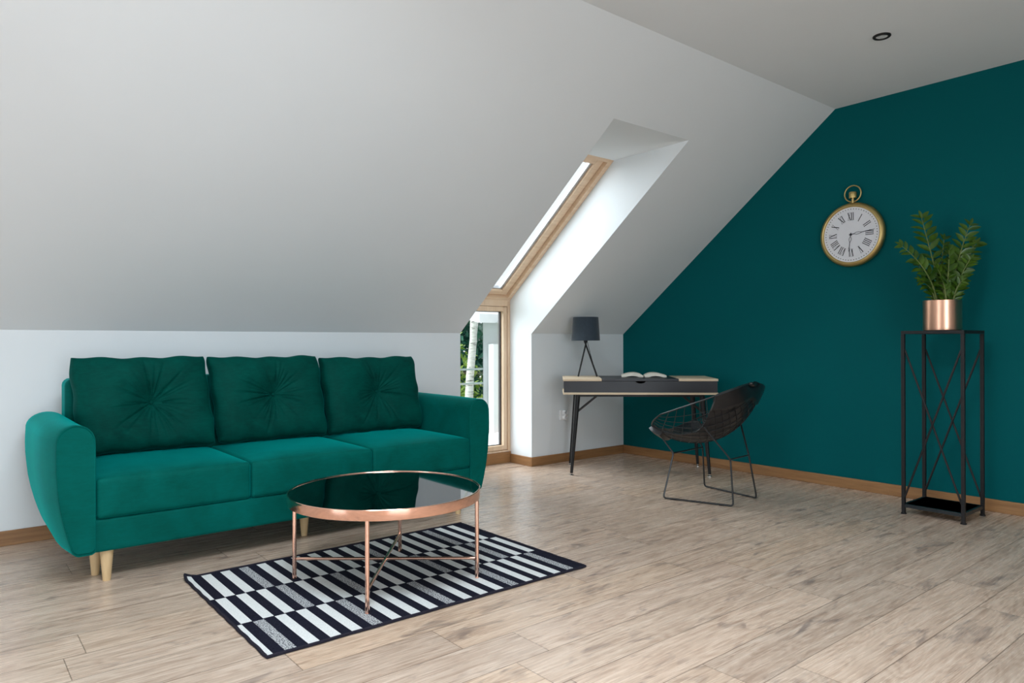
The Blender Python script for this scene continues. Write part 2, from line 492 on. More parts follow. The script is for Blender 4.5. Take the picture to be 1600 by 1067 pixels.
for a, b in (((gx0, YW+.038, gz0), (gx0+.008, YW+.058, gz1)), ((gx1-.014, YW+.038, gz0), (gx1, YW+.058, gz1)),
             ((gx0, YW+.038, gz0), (gx1, YW+.058, gz0+.006)), ((gx0, YW+.038, gz1-.006), (gx1, YW+.058, gz1))): m.box(a, b)
m.build('gasket', M['gasket'], sash)
MB().box((gx0, YW+.046, gz0), (gx1, YW+.050, gz1)).build('pane', M['pane'], w1, smooth=False)

# roof window: local axes along the slope (s) and outwards (n)
w2 = structure_empty('window_2', ((RX0+RX1)/2, YW, FZ))
sdir = V((0, SYT-YW, ZT-FZ)); slen = sdir.length; sdir.normalize()
ndir = V((0, sdir.z, -sdir.y))
S0 = V((0, YW, FZ))
def sk(x, s, n): return V((x, 0, 0)) + S0 + sdir*s + ndir*n
def skbox(m, x0, x1, s0, s1, n0, n1):
    m.hexa([sk(x0,s0,n0), sk(x1,s0,n0), sk(x1,s1,n0), sk(x0,s1,n0), sk(x0,s0,n1), sk(x1,s0,n1), sk(x1,s1,n1), sk(x0,s1,n1)])
m = MB(); fw = .044
skbox(m, RX0, RX0+fw, 0, slen, 0, .10); skbox(m, RX1-fw, RX1, 0, slen, 0, .10)
skbox(m, RX0+fw, RX1-fw, 0, .032, 0, .10); skbox(m, RX0+fw, RX1-fw, slen-.030, slen, 0, .10)
m.build('window_frame', M['pine_x'], w2, bevel=.002)
m = MB(); a, b, c, d = RX0+fw+.006, RX1-fw-.006, .040, slen-.038
q = .068
skbox(m, a, a+q, c, d, .030, .085); skbox(m, b-q, b, c, d, .030, .085)
skbox(m, a+q, b-q, c, c+.05, .030, .085); skbox(m, a+q, b-q, d-.05, d, .030, .085)
sash = m.build('sash', M['pine_x'], w2, bevel=.003)
m = MB()
skbox(m, a+q, a+q+.026, c+.05, d-.05, .052, .080); skbox(m, b-q-.026, b-q, c+.05, d-.05, .052, .080)
skbox(m, a+q, b-q, c+.05, c+.060, .052, .080); skbox(m, a+q, b-q, d-.060, d-.05, .052, .080)
m.build('spacer', M['alu'], sash)
m = MB(); skbox(m, a+q, b-q, c+.05, d-.05, .064, .068); m.build('pane', M['pane'], w2, smooth=False)

# ------------------------------------------------------------------ sofa
SX = 1.5275
sofa = thing('sofa', 'long teal green velvet three-seat sofa on tapered wooden legs against the knee wall', 'sofa', (SX, 3.95, 0))
def rounded_box_fn(a, b, r, crown=0, n=5):
    """superellipse-like rounded box as mesh rings"""
    pass
def soft_box(m, a, b, r, crown=0.0, front_bulge=0.0, nu=26, nv=22):
    """soft upholstered block: box with rounded edges, crowned top and slightly bulged front"""
    ax, ay, az = a; bx, by, bz = b
    import bmesh
    bm = bmesh.new()
    bmesh.ops.create_cube(bm, size=1)
    for v in bm.verts:
        v.co = ((ax+bx)/2 + v.co.x*(bx-ax), (ay+by)/2 + v.co.y*(by-ay), (az+bz)/2 + v.co.z*(bz-az))
    bmesh.ops.bevel(bm, geom=list(bm.edges), offset=r, segments=4, profile=.5, affect='EDGES')
    # subdivide long faces for the crown
    bmesh.ops.subdivide_edges(bm, edges=[e for e in bm.edges if e.calc_length() > r*2.2], cuts=14, use_grid_fill=True)
    for v in bm.verts:
        u = (v.co.x-ax)/(bx-ax)*2-1; w = (v.co.y-ay)/(by-ay)*2-1; t = (v.co.z-az)/(bz-az)
        v.co.z += crown*max(0, t-.3)/.7*(1-u**4)*(1-w**4)
        if front_bulge: v.co.y -= front_bulge*(1-u**4)*max(0, -w)**2*(1-(2*t-1)**4)
    vs = [tuple(v.co) for v in bm.verts]; bm.verts.index_update()
    m.add(vs, [[v.index for v in f_.verts] for f_ in bm.faces]); bm.free()
    return m
m = MB(); soft_box(m, (.520, 3.512, .138), (2.535, 4.36, .282), .012)
m.build('base', M['velvet'], sofa)
xs = [.530, 1.1965, 1.8625, 2.526]
for i in range(3):
    m = MB(); soft_box(m, (xs[i]+.001, 3.500, .284), (xs[i+1]-.001, 4.20, .462), .019, .022, .006)
    m.build('seat_cushion', M['velvet'], sofa)
# backrest
m = MB(); soft_box(m, (.500, 4.195, .283), (2.555, 4.37, .868), .035)
m.build('backrest', M['velvet'], sofa)
# armrests
def arm_section(flare, shrink=0.0):
    """outline in (x, z), left arm, running from bottom inner corner up the inner side, over the top and down the bulged outer side"""
    inn = .527; pts = []
    top, bot = .699, .134
    pts += [(inn-.012, bot), (inn-.003, bot+.006), (inn, bot+.018)]
    for z in (.22, .32, .42, .52, .60): pts.append((inn, z))
    xo = .386 - flare
    cx = (inn + xo)/2 ; rx = (inn-xo)/2; rz = .082
    for k in range(1, 16):
        a = PI*k/16
        pts.append((cx + rx*math.cos(a), top - rz + rz*math.sin(a)**.9))
    # outer side, bulging then tapering in
    for z, x in ((.60, 0.0), (.55, -.001), (.50, .000), (.44, .004), (.38, .009), (.32, .018), (.26, .030), (.21, .042), (.17, .053), (.148, .060)):
        pts.append((xo + x*(1 + flare*5), z))
    xb = xo + .064*(1 + flare*5)
    pts += [(xb+.006, bot+.004), (xb+.014, bot)]
    return pts
def build_arm(mirror):
    ys = [3.500, 3.506, 3.520, 3.55, 3.60, 3.68, 3.80, 3.95, 4.10, 4.25, 4.33, 4.36, 4.37]
    m = MB(); rings = []
    for y in ys:
        t = min(1, (y-3.5)/.30)
        fl = .043*math.sin(t*PI/2)
        sec = arm_section(fl)
        cx = sum(p[0] for p in sec)/len(sec); cz = sum(p[1] for p in sec)/len(sec)
        k = 1.0
        if y == 3.500: k = .955
        elif y == 3.506: k = .985
        elif y == 4.36: k = .985
        elif y == 4.37: k = .94
        rings.append([(cx+(x-cx)*k, y, cz+(z-cz)*k) for x, z in sec])
    n = len(rings[0])
    mx = (lambda p: (2*SX-p[0], p[1], p[2])) if mirror else (lambda p: p)
    vs = [mx(p) for r in rings for p in r]
    fs = []
    for i in range(len(rings)-1):
        for k in range(n):
            l = (k+1) % n
            fs.append((i*n+k, i*n+l, (i+1)*n+l, (i+1)*n+k))
    fs.append(tuple(range(n))); fs.append(tuple((len(rings)-1)*n+k for k in range(n)))
    m.add(vs, fs)
    arm = m.build('armrest', M['velvet'], sofa, angle=50)
    m = MB(); sec = arm_section(0)
    cx = sum(p[0] for p in sec)/len(sec); cz = sum(p[1] for p in sec)/len(sec)
    pts = [mx((cx+(x-cx)*.988, 3.5045, cz+(z-cz)*.988)) for x, z in sec]
    m.tube(pts, .0032, 6, closed=True)
    m.build('piping', M['velvet'], arm)
build_arm(False); build_arm(True)
for x, y in ((.578, 3.556), (.552, 3.675), (1.545, 3.69), (2.470, 3.556), (2.50, 3.675), (.578, 4.31), (2.47, 4.31)):
    m = MB(); m.lathe([(.0155, 0), (.0165, .003), (.022, .07), (.0285, .139)], (x, y, 0), 20)
    m.build('leg', M['legwood'], sofa)

def cushion(cx, w, h, yb, lean, seed, ctr, zb, tilt=0.0, dx=(0,0,0,0)):
    """loose back cushion: full block with eared corners, a deep centre tuft and radiating pleats"""
    r_ = random.Random(seed)
    nu, nv = 150, 120
    folds = []
    nf = 34
    for k in range(nf):
        a = 2*PI*(k + r_.uniform(-.38, .38))/nf
        folds.append((a, r_.uniform(.07, .20) if r_.random() < .66 else r_.uniform(.20, .28), r_.uniform(.4, 1.0)))
    ca = np.array([math.cos(f_[0]) for f_ in folds]); sa = np.array([math.sin(f_[0]) for f_ in folds])
    fl = np.array([f_[1] for f_ in folds]); am = np.array([f_[2] for f_ in folds])
    ph = [r_.uniform(0, 6.28) for _ in range(6)]
    def outline(u, v):
        x = w/2*u*(1 - .020*(1-v*v)) + .004*math.sin(9*v+ph[0])*(abs(u)**6)
        z = h/2*v*(1 - (.050 if v > 0 else .012)*(1-u*u)) + .004*math.sin(11*u+ph[1])*(abs(v)**6)
        c_ = 1 - .035*(abs(u)**7)*(abs(v)**7); x *= c_; z *= c_
        # trapezoid skew of the four corners
        k = (dx[0]*(1-u)*(1+v) + dx[1]*(1+u)*(1+v) + dx[2]*(1-u)*(1-v) + dx[3]*(1+u)*(1-v))/4
        return x + k, z
    def prof(u, v):
        e = max(0., 1-abs(u)**4.5)**.5 * max(0., 1-abs(v)**4.5)**.5
        return e
    cxu, czv = ctr
    def dims(u, v):
        x, z = outline(u, v)
        lx, lz = x - cxu, z - czv
        r = math.hypot(lx, lz)
        e = prof(u, v)
        th = .022 + .072*e
        dip = .052*math.exp(-(r/.075)) + .016*math.exp(-(r/.17)**2)
        along = lx*ca + lz*sa; perp = np.abs(-lx*sa + lz*ca)
        wd = .0034 + .018*np.clip(along, 0, 1)
        fall = np.clip(1 - along/fl, 0, 1)**.8 * (along > .004)
        cre = float((am*fall*np.exp(-(perp/wd)**2)).max()) if r > .004 else 0
        cre2 = cre*.021
        rip = .0016*math.sin(34*x+ph[2]+5*z)*math.sin(21*z+ph[3]) + .0022*math.sin(13*x+ph[4]-9*z)
        edge = .0030*math.sin(70*z+ph[5]+9*x)*abs(u)**10 + .0030*math.sin(66*x+ph[0])*abs(v)**10
        return x, z, th - (dip + cre2)*e + (rip + edge)*e**.5
    tl = math.sin(lean); cl = math.cos(lean)
    def place(x, t, z):           # t: toward the front (-Y)
        zz = z + h/2
        xr = x*math.cos(tilt) - zz*math.sin(tilt); zr = x*math.sin(tilt) + zz*math.cos(tilt)
        return (cx + xr, yb - t*cl + zr*tl, zb + zr*cl + t*tl)
    def warp(s): return math.copysign(abs(s)**.92, s) if s else 0
    m = MB()
    m.grid(lambda i, j: (lambda d: place(d[0], d[2], d[1]))(dims(2*i-1, 2*j-1)), nu, nv)
    def back(i, j):
        u, v = 2*i-1, 2*j-1
        x, z = outline(u, v); return place(x, -(.022 + .045*prof(u, v)), z)
    m.grid(back, 40, 34, flip=True)
    # gusset joining both faces: walk round the rim
    rim = []
    N = 120
    for k in range(N): rim.append((-1+2*k/N, -1))
    for k in range(N): rim.append((1, -1+2*k/N))
    for k in range(N): rim.append((1-2*k/N, 1))
    for k in range(N): rim.append((-1, 1-2*k/N))
    vs = []
    for q in range(5):
        t = .0225 - q*.045/4
        for (u, v) in rim:
            x, z = outline(u, v); bl = .004*math.sin(PI*q/4)
            vs.append(place(x*(1+bl/w*2), t, z*(1+bl/h*2)))
    K = len(rim); fs = []
    for q in range(4):
        for k in range(K):
            l = (k+1) % K
            fs.append((q*K+k, q*K+l, (q+1)*K+l, (q+1)*K+k))
    m.add(vs, fs)
    return m, place
for (cx, w, h, ctr, seed, lab, tilt, dx, zb) in (
    (.868, .648, .500, (.005, -.005), 11, 'green velvet tufted cushion at the left end of the sofa', 0, (-.035, -.035, -.01, .0), .492),
    (1.522, .640, .495, (.005, .010), 23, 'green velvet tufted cushion in the middle of the sofa back', 0, (-.030, -.020, .0, .0), .490),
    (2.186, .640, .485, (.015, .005), 37, 'green velvet tufted cushion beside the right arm of the sofa', 0, (-.030, .0, -.005, .015), .486)):
    m, place = cushion(cx, w, h, 4.055, math.radians(13), seed, ctr, zb, tilt, dx)
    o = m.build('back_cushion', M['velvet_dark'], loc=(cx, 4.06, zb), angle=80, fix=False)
    tag(o, lab, 'cushion', 'tufted cushions along the sofa back')
    b = V(place(ctr[0], .020, ctr[1]))
    mb = MB(); mb.lathe([(0, .006), (.006, .0055), (.010, .002), (.011, 0), (0, -.002)], (0,0,0), 16)
    mb.v = [tuple(b + V((v[0], -v[2], v[1]))) for v in mb.v]
    mb.build('button', M['velvet_dark'], o)

# ------------------------------------------------------------------ rug
RX, RY0, RY1 = (.840, 2.342), 2.322, 3.345
def rugz(x, y):
    d = math.hypot(x-RX[0], y-RY1)
    return .006 + .022*max(0, 1-d/.055)**1.5
m = MB()
xe = [RX[0]+.010]; k = 0
pit = .0413; e0 = .849+.0215
xe = [.850] + [e0 + pit*i for i in range(36)]
xe = [x for x in xe if x < 2.325] + [2.330]
rows = [(2.336, 2.661), (2.661, 2.985), (2.985, 3.332)]
grey = {0: {2, 10, 18, 26, 34}, 1: {7, 13, 23, 31}, 2: {6, 20, 30}}
for r_, (ya, yb) in enumerate(rows):
    for i in range(len(xe)-1):
        light = (i % 2 == 0) if r_ in (0, 2) else (i % 2 == 1)
        if i == len(xe)-2: light = False
        g = grey[r_]
        mi = 0
        if light: mi = 2 if (i in g or (r_ == 1 and i in g)) else 1
        m.mi = mi
        gap = .0035 if light else 0
        seg = 6
        x0, x1 = xe[i], xe[i+1]
        def q(x0, x1, y0, y1):
            m.add([(x0,y0,rugz(x0,y0)),(x1,y0,rugz(x1,y0)),(x1,y1,rugz(x1,y1)),(x0,y1,rugz(x0,y1))], [(0,1,2,3)])
        ys = [ya+gap + (yb-ya-2*gap)*t/seg for t in range(seg+1)]
        for t in range(seg): q(x0, x1, ys[t], ys[t+1])
        if light:
            m.mi = 0; q(x0, x1, ya, ya+gap); q(x0, x1, yb-gap, yb)
m.mi = 0
m.add([(xe[0], rows[0][0], .001), (xe[-1], rows[0][0], .001), (xe[-1], rows[-1][1], .001), (xe[0], rows[-1][1], .001)], [(3,2,1,0)])
rug = m.build('rug', [M['rug_dark'], M['rug_white'], M['rug_grey']], loc=(1.59, 2.83, 0), smooth=False, fix=False)
tag(rug, 'black and white striped rectangular rug on the floor under the round table', 'rug')
m = MB()
ring = []
cor = [(RX[0]+.006, RY0+.006), (RX[1]-.006, RY0+.006), (RX[1]-.006, RY1-.006), (RX[0]+.006, RY1-.006)]
for a in range(4):
    p, q = cor[a], cor[(a+1) % 4]
    for t in range(60):
        x = p[0]+(q[0]-p[0])*t/60; y = p[1]+(q[1]-p[1])*t/60
        ring.append((x + .0012*math.sin(t*.9+a), y + .0012*math.sin(t*.7+a), rugz(x, y)-.0005))
m.tube(ring, .0065, 6, closed=True)
for i, vv in enumerate(m.v): m.v[i] = (vv[0], vv[1], max(vv[2], .0006))
# wide flat selvedge inside the cord
m.box((RX[0]+.004, RY0+.004, .001), (xe[0]+.001, RY1-.05, .0058)); m.box((xe[-1]-.001, RY0+.004, .001), (RX[1]-.004, RY1-.004, .0058))
m.box((RX[0]+.004, RY0+.004, .001), (RX[1]-.004, rows[0][0]+.001, .0058)); m.box((RX[0]+.06, rows[2][1]-.001, .001), (RX[1]-.004, RY1-.004, .0058))
m.build('binding', M['rug_edge'], rug, world=True)

# ------------------------------------------------------------------ coffee table
TC = V((1.535, 2.770, .0066)); 
tab = thing('coffee_table', 'round coffee table with black mirror top and copper frame on the striped rug', 'table', TC)
ZTOP = .407
m = MB(); m.lathe([(0, ZTOP-.010), (.4115, ZTOP-.010), (.4115, ZTOP-.004), (0, ZTOP-.004)], (TC.x, TC.y, 0), 96)
m.build('tabletop', M['blackglass'], tab)
m = MB(); m.lathe([(.4120, ZTOP-.043), (.4175, ZTOP-.043), (.4185, ZTOP-.041), (.4185, ZTOP-.002), (.4170, ZTOP), (.4130, ZTOP), (.4120, ZTOP-.002)], (TC.x, TC.y, 0), 96, closed=True)
rim = m.build('rim', M['copper'], tab)
lp = []
for k in range(4):
    a = math.radians(141 + 90*k); p = V((TC.x + .404*math.cos(a), TC.y + .404*math.sin(a), 0)); lp.append(p)
    m = MB(); m.tube([(p.x, p.y, .0092), (p.x, p.y, ZTOP-.040)], .0088, 16)
    lg = m.build('leg', M['copper'], tab)
    m = MB(); m.lathe([(.0080, 0), (.0094, .0006), (.0094, .003), (.0080, .0035)], (p.x, p.y, .0066), 16); m.build('foot_pad', M['copper'], lg)
for k in (0, 1):
    p, q = lp[k], lp[k+2]; dv = (q-p).normalized()*.009
    m = MB(); z = .094 + k*.0005
    m.tube([(p.x+dv.x, p.y+dv.y, z), (q.x-dv.x, q.y-dv.y, z)], .0070, 14)
    m.build('crossbar', M['copper'], tab)

# ------------------------------------------------------------------ desk (local: x along front, +y to its back)
DR = math.atan2(-.679, .734)
DC = V((4.4155, 3.806, 0))
desk = thing('desk', 'charcoal desk with pale wood edges and splayed black legs across the corner', 'desk', DC, DR)
HW, HD = .600, .252
DT = .762
def dbuild(m, n, mat, par=desk, **k): return m.build(n, mat, par, world=False, **k)
for s in (-1, 1):
    x0, x1 = sorted((s*HW, s*.298))
    m = MB(); m.box((x0, -HD, DT-.019), (x1, HD, DT)); dbuild(m, 'top_panel', M['deskwood'], bevel=.002)
m = MB(); m.box((-.297, -HD+.002, DT-.019), (.297, HD, DT)); dbuild(m, 'lid', M['charcoal'], bevel=.0015)
# front panel with the finger notch
z0, z1 = DT-.108, DT-.0205
poly = [(-HW+.006, z0), (HW-.006, z0), (HW-.006, z1), (.041, z1)]
for k in range(1, 12):
    a = PI*k/12; poly.append((.003+.038*math.cos(a), z1-.017*math.sin(a)))
poly += [(-.035, z1), (-HW+.006, z1)]
m = MB(); m.prism(poly, lambda p: (p[0], -HD+.003, p[1]), lambda p: (p[0], -HD+.019, p[1])); dbuild(m, 'front_panel', M['charcoal'])
m = MB()
m.box((-HW+.010, -HD+.020, z0), (-HW+.026, HD-.004, DT-.020)); m.box((HW-.026, -HD+.020, z0), (HW-.010, HD-.004, DT-.020))
m.box((-HW+.026, HD-.020, z0), (HW-.026, HD-.004, DT-.020))
dbuild(m, 'carcass', M['charcoal'])
m = MB(); m.box((-HW, -HD, DT-.125), (HW, HD, DT-.1085)); dbuild(m, 'bottom_panel', M['deskwood'], bevel=.002)
# metal frame under the box
FZB = DT-.1255
m = MB()
m.box((-.50, -.215, FZB-.018), (.50, -.190, FZB)); m.box((-.50, .190, FZB-.018), (.50, .215, FZB))
m.box((-.50, -.190, FZB-.018), (-.475, .190, FZB)); m.box((.475, -.190, FZB-.018), (.50, .190, FZB))
dbuild(m, 'frame', M['blackmetal'])
for sx in (-1, 1):
    for sy in (-1, 1):
        top = V((sx*.486, sy*.203, FZB-.014)); bot = V((sx*.536, sy*.232, .018))
        m = MB(); m.tube([bot, top], [.0115, .021], 16); lg = dbuild(m, 'leg', M['blackmetal'])
        m = MB(); m.lathe([(.0165, 0), (.018, .002), (.018, .006), (.010, .010), (.006, .012), (.006, .0185)], (bot.x, bot.y, 0), 18)
        dbuild(m, 'foot_cap', M['chrome'], lg)
    m = MB(); k = .78
    for sy in (-1,):
        p = V((sx*.486, -.203, FZB-.014)).lerp(V((sx*.536, -.232, .018)), .215)
        m.tube([p, (sx*.335, -.203, FZB-.012)], .0085, 10)
    br = dbuild(m, 'brace', M['blackmetal'])

# book lying open on the desk
bk = thing('open_book', 'open book with cream pages lying on the charcoal desk lid', 'book', (DC.x, DC.y, DT), DR + math.radians(-4))
BC = (.058, .060)
def page_curve(s, t):         # t 0..1 from spine to fore edge
    return s*(.006 + .172*t), .009 + .036*math.sin(min(1, t*1.15)*PI*.62)**.8*(1-.78*t**1.6) + .004*(1-t)
for s in (-1, 1):
    m = MB(); n = 16; bd = .115
    ptop = [page_curve(s, k/n) for k in range(n+1)]
    if s < 0: ptop = [(x*1.0, z) for x, z in ptop]
    pb = [(x, max(.0028, z-.030 if k < 3 else z - .018*(1-.5*k/n) - .010)) for k, (x, z) in enumerate(ptop)]
    pts = ptop + pb[::-1]
    m.prism(pts, lambda p: (BC[0]+p[0], BC[1]-bd, p[1]), lambda p: (BC[0]+p[0], BC[1]+bd, p[1]))
    m.build('page_block', M['paper'], bk, world=False, angle=30)
m = MB(); m.box((BC[0]-.182, BC[1]-.118, 0), (BC[0]+.182, BC[1]+.118, .0026)); m.build('cover', M['bookcover'], bk, world=False)

# table lamp
LC = V((4.210, 4.182, DT))
lamp = thing('table_lamp', 'small tripod table lamp with dark navy drum shade on the left end of the desk', 'lamp', LC)
m = MB(); m.lathe([(.1175, .300), (.1195, .300), (.1065, .496), (.1045, .496)], LC, 48, closed=True); shd = m.build('shade', M['shade'], lamp)
m = MB(); m.lathe([(.1165, .301), (.1172, .301), (.1042, .495), (.1035, .495)], LC, 48, closed=True); m.build('shade_lining', M['lining'], shd)
feet = [V((4.111, 4.172, DT)), V((4.226, 4.068, DT)), V((4.312, 4.151, DT))]
for k, p in enumerate(feet):
    dirv = (V((LC.x, LC.y, 0)) - V((p.x, p.y, 0)))
    tp = V((LC.x, LC.y, DT+.305)) + dirv*.14
    m = MB(); m.tube([p + V((0,0,.003)), tp], .0066, 10)
    m.build('leg', M['blackmetal'], lamp)
m = MB(); m.lathe([(.016, .285), (.016, .335), (.010, .345), (.010, .37)], LC, 20); m.build('socket', M['blackmetal'], lamp)
m = MB()
for a in (0, 120, 240):
    a = math.radians(a); m.tube([(LC.x+.010*math.cos(a), LC.y+.010*math.sin(a), DT+.36), (LC.x+.1095*math.cos(a), LC.y+.1095*math.sin(a), DT+.425)], .0018, 6)
m.build('shade_ring', M['blackmetal'], lamp)
m = MB(); m.lathe([(0, .362), (.010, .368), (.028, .395), (.030, .415), (.022, .440), (0, .448)], LC, 20); m.build('bulb', M['lining'], lamp)
m = MB(); pts = [(LC.x+.010, LC.y-.006, DT+.300)]
for t in range(1, 9):
    f_ = t/8; pts.append((LC.x+.010 + (-.004+.002)*f_ + .018*math.sin(f_*PI), LC.y-.006 - .118*f_ + .018*math.sin(f_*PI), DT+.300-.285*f_-.020*math.sin(f_*PI)))
m.tube(pts, .0022, 6); m.build('cord', M['blackmetal'], lamp)

# ------------------------------------------------------------------ wire chair (local: +y faces forward)
CC = V((4.045, 2.81, 0)); CR = math.atan2(.1, .995)
chair = thing('wire_chair', 'black wire diamond lounge chair with black leather pad facing the desk', 'chair', CC, CR)
def cb(m, n, mat, par=chair, **k): return m.build(n, mat, par, world=False, **k)
B_, R_, F_, L_ = V((0, -.265, .785)), V((.410, .150, .580)), V((0, .350, .425)), V((-.410, .150, .580))
def bez(p, c, q, t): return p*(1-t)**2 + c*2*t*(1-t) + q*t*t
cBR, cBL = V((.385, -.30, .742)), V((-.385, -.30, .742))
cRF, cLF = V((.35, .36, .462)), V((-.35, .36, .462))
def coons(u, v):
    """u, v in 0..1: (0,0)=back, (1,0)=right, (1,1)=front, (0,1)=left"""
    e0 = bez(B_, cBR, R_, u); e1 = bez(L_, cLF, F_, u)          # v=0, v=1
    d0 = bez(B_, cBL, L_, v); d1 = bez(R_, cRF, F_, v)          # u=0, u=1
    p = e0*(1-v) + e1*v + d0*(1-u) + d1*u - (B_*(1-u)*(1-v) + R_*u*(1-v) + F_*u*v + L_*(1-u)*v)
    k = 16*u*(1-u)*v*(1-v)
    # bowl
    p.z -= .205*k**.80
    p.y -= .055*k
    return p
def shn(u, v):
    e = .01
    u0_, u1_, v0_, v1_ = max(0,u-e), min(1,u+e), max(0,v-e), min(1,v+e)
    n = (coons(u1_, v)-coons(u0_, v)).cross(coons(u, v1_)-coons(u, v0_)).normalized()
    return n if n.z > 0 else -n
m = MB(); NW = 15
for i in range(1, NW):
    t = i/NW
    m.tube([coons(t, k/24) for k in range(25)], .0022, 6)
    m.tube([coons(k/24, t) for k in range(25)], .0022, 6)
cb(m, 'wire_shell', M['wire'])
m = MB()
ring = [coons(k/24, 0) for k in range(24)] + [coons(1, k/24) for k in range(24)] + [coons(1-k/24, 1) for k in range(24)] + [coons(0, 1-k/24) for k in range(24)]
m.tube(ring, .0052, 8, closed=True); cb(m, 'rim_wire', M['wire'])
# leather pad: a strip over back and seat, hooded over the back and front edges
def padpt(a, w_):
    """a 0..1 back tip to front tip along the diagonal, w_ -1..1 across"""
    half = .50 if False else None
    # half width (in u-v) along the strip
    wid = .52 - .20*math.exp(-((a-.55)/.20)**2)
    c = a; dlt = w_*wid
    u, v = c + dlt, c - dlt
    return u, v
def clampuv(u, v): return min(1, max(0, u)), min(1, max(0, v))
NA, NB = 48, 34
def pad_surface(side):
    def fn(i, j):
        w_ = 2*i-1
        wmax = 1.0
        # walk along the diagonal so that the ends follow the rim
        wid = .255 - .035*math.exp(-((j-.45)/.20)**2)
        d_ = w_*wid
        lo = abs(d_); hi = 1-abs(d_)
        c = lo + (hi-lo)*j
        u, v = clampuv(c+d_, c-d_)
        p = coons(u, v); n = shn(u, v)
        ed = min(j, 1-j)
        wrap = max(0, 1-ed/.10)
        sidek = max(0, (abs(w_)-.86)/.14)
        if side > 0: off = .006 + .022*(1-sidek**2)**.5*(1-.55*wrap)
        else: off = .0035 - (.016 if j < .5 else .030)*(1 if ed < .13 else 0)
        out = (p - V((0, .06, .45))); out.z *= .6; out.normalize()
        return p + n*off + out*((.009 if j < .5 else .002)*wrap)
    return fn
m = MB(); top, bot = pad_surface(1), pad_surface(-1)
m.grid(top, NB, NA); m.grid(bot, NB, NA, flip=True)
o1, o2 = 0, NB*NA
rimi = [i for i in range(NB)] + [j*NB+NB-1 for j in range(1, NA)] + [(NA-1)*NB+i for i in range(NB-2, -1, -1)] + [j*NB for j in range(NA-2, 0, -1)]
for k in range(len(rimi)):
    a, b = rimi[k], rimi[(k+1) % len(rimi)]
    m.f.append([o1+a, o1+b, o2+b, o2+a]); m.m.append(0)
pad = cb(m, 'pad', M['leather'], angle=60)
# base: two side frames with runner, uprights and struts to the shell; two cross rods
fj, bj = V((.190, .195, .300)), V((.125, -.185, .294))
ff, bf = V((.268, .226, .0075)), V((.160, -.222, .0075))
def fillet(pts, r=.022):
    out = [V(pts[0])]
    for i in range(1, len(pts)-1):
        p = V(pts[i]); a = (V(pts[i-1])-p); b = (V(pts[i+1])-p)
        rr = min(r, a.length*.4, b.length*.4); a.normalize(); b.normalize()
        s, e = p+a*rr, p+b*rr
        for k in range(6):
            t = k/5; out.append(s*(1-t)**2 + p*2*t*(1-t) + e*t*t)
    out.append(V(pts[-1])); return out
def below(x, y):
    best = min(((coons(i/30, j/30)) for i in range(31) for j in range(31)), key=lambda p: (p.x-x)**2+(p.y-y)**2)
    return V((best.x, best.y, best.z-.004))
for s in (-1, 1):
    mir = lambda p: V((p.x*s, p.y, p.z))
    ft = below(.215, .305); bt = below(.235, -.075)
    m = MB()
    m.tube(fillet([mir(ft), mir(fj), mir(ff), mir(bf), mir(bj), mir(bt)]), .0058, 10)
    fr = cb(m, 'side_frame', M['wire'])
    for t in (.16, .84):
        m = MB()
        p = mir(ff).lerp(mir(bf), t); dv = (mir(bf)-mir(ff)).normalized()*.016
        m.tube([p-dv+V((0,0,-.001)), p+dv+V((0,0,-.001))], .0064, 8)
        cb(m, 'glide', M['blackmetal'], fr)
for j in (fj, bj):
    m = MB(); m.tube([(-j.x, j.y, j.z), (j.x, j.y, j.z)], .0050, 10); cb(m, 'crossbar', M['wire'])

# ------------------------------------------------------------------ plant stand
PX0, PX1, PY0, PY1 = 4.550, 4.862, 1.490, 1.812
PC = ((PX0+PX1)/2, (PY0+PY1)/2)
ps = thing('plant_stand', 'tall slim black metal plant stand with crossed side rods by the teal wall', 'plant stand', (PC[0], PC[1], 0))
t_ = .0098; PT = 1.112
for x in (PX0, PX1):
    for y in (PY0, PY1):
        m = MB(); m.box((x-t_, y-t_, .012), (x+t_, y+t_, PT-.019)); lg = m.build('leg', M['blackmetal'], ps, bevel=.0015)
        m = MB(); m.lathe([(.016, 0), (.016, .006), (.012, .010), (.012, .0125)], (x, y, 0), 14); m.build('foot', M['blackmetal'], lg)
m = MB()
for y in (PY0, PY1): m.box((PX0-t_, y-t_, PT-.018), (PX1+t_, y+t_, PT))
for x in (PX0, PX1): m.box((x-t_, PY0+t_, PT-.018), (x+t_, PY1-t_, PT))
m.box((PX0+t_, PY0+t_, PT-.006), (PX1-t_, PY1-t_, PT-.0015))
m.build('top', M['blackmetal'], ps)
m = MB(); zs = .062
m.box((PX0-t_+.004, PY0+t_, zs-.020), (PX1+t_-.004, PY1-t_, zs))
m.box((PX0+t_, PY0-t_+.004, zs-.020), (PX1-t_, PY1+t_-.004, zs))
m.build('shelf', M['darkpaint'], ps)
zt, zb_ = PT-.115, .105
for (x0, y0, x1, y1) in ((PX0, PY1, PX0, PY0), (PX1, PY1, PX1, PY0)):
    for (a, b) in ((zt, zb_), (zb_, zt)):
        e = .004 if a > b else -.004
        m = MB(); m.tube([(x0+e, y0-.008, a), (x1+e, y1+.008, b)], .0060, 8); m.build('cross_rod', M['blackmetal'], ps)

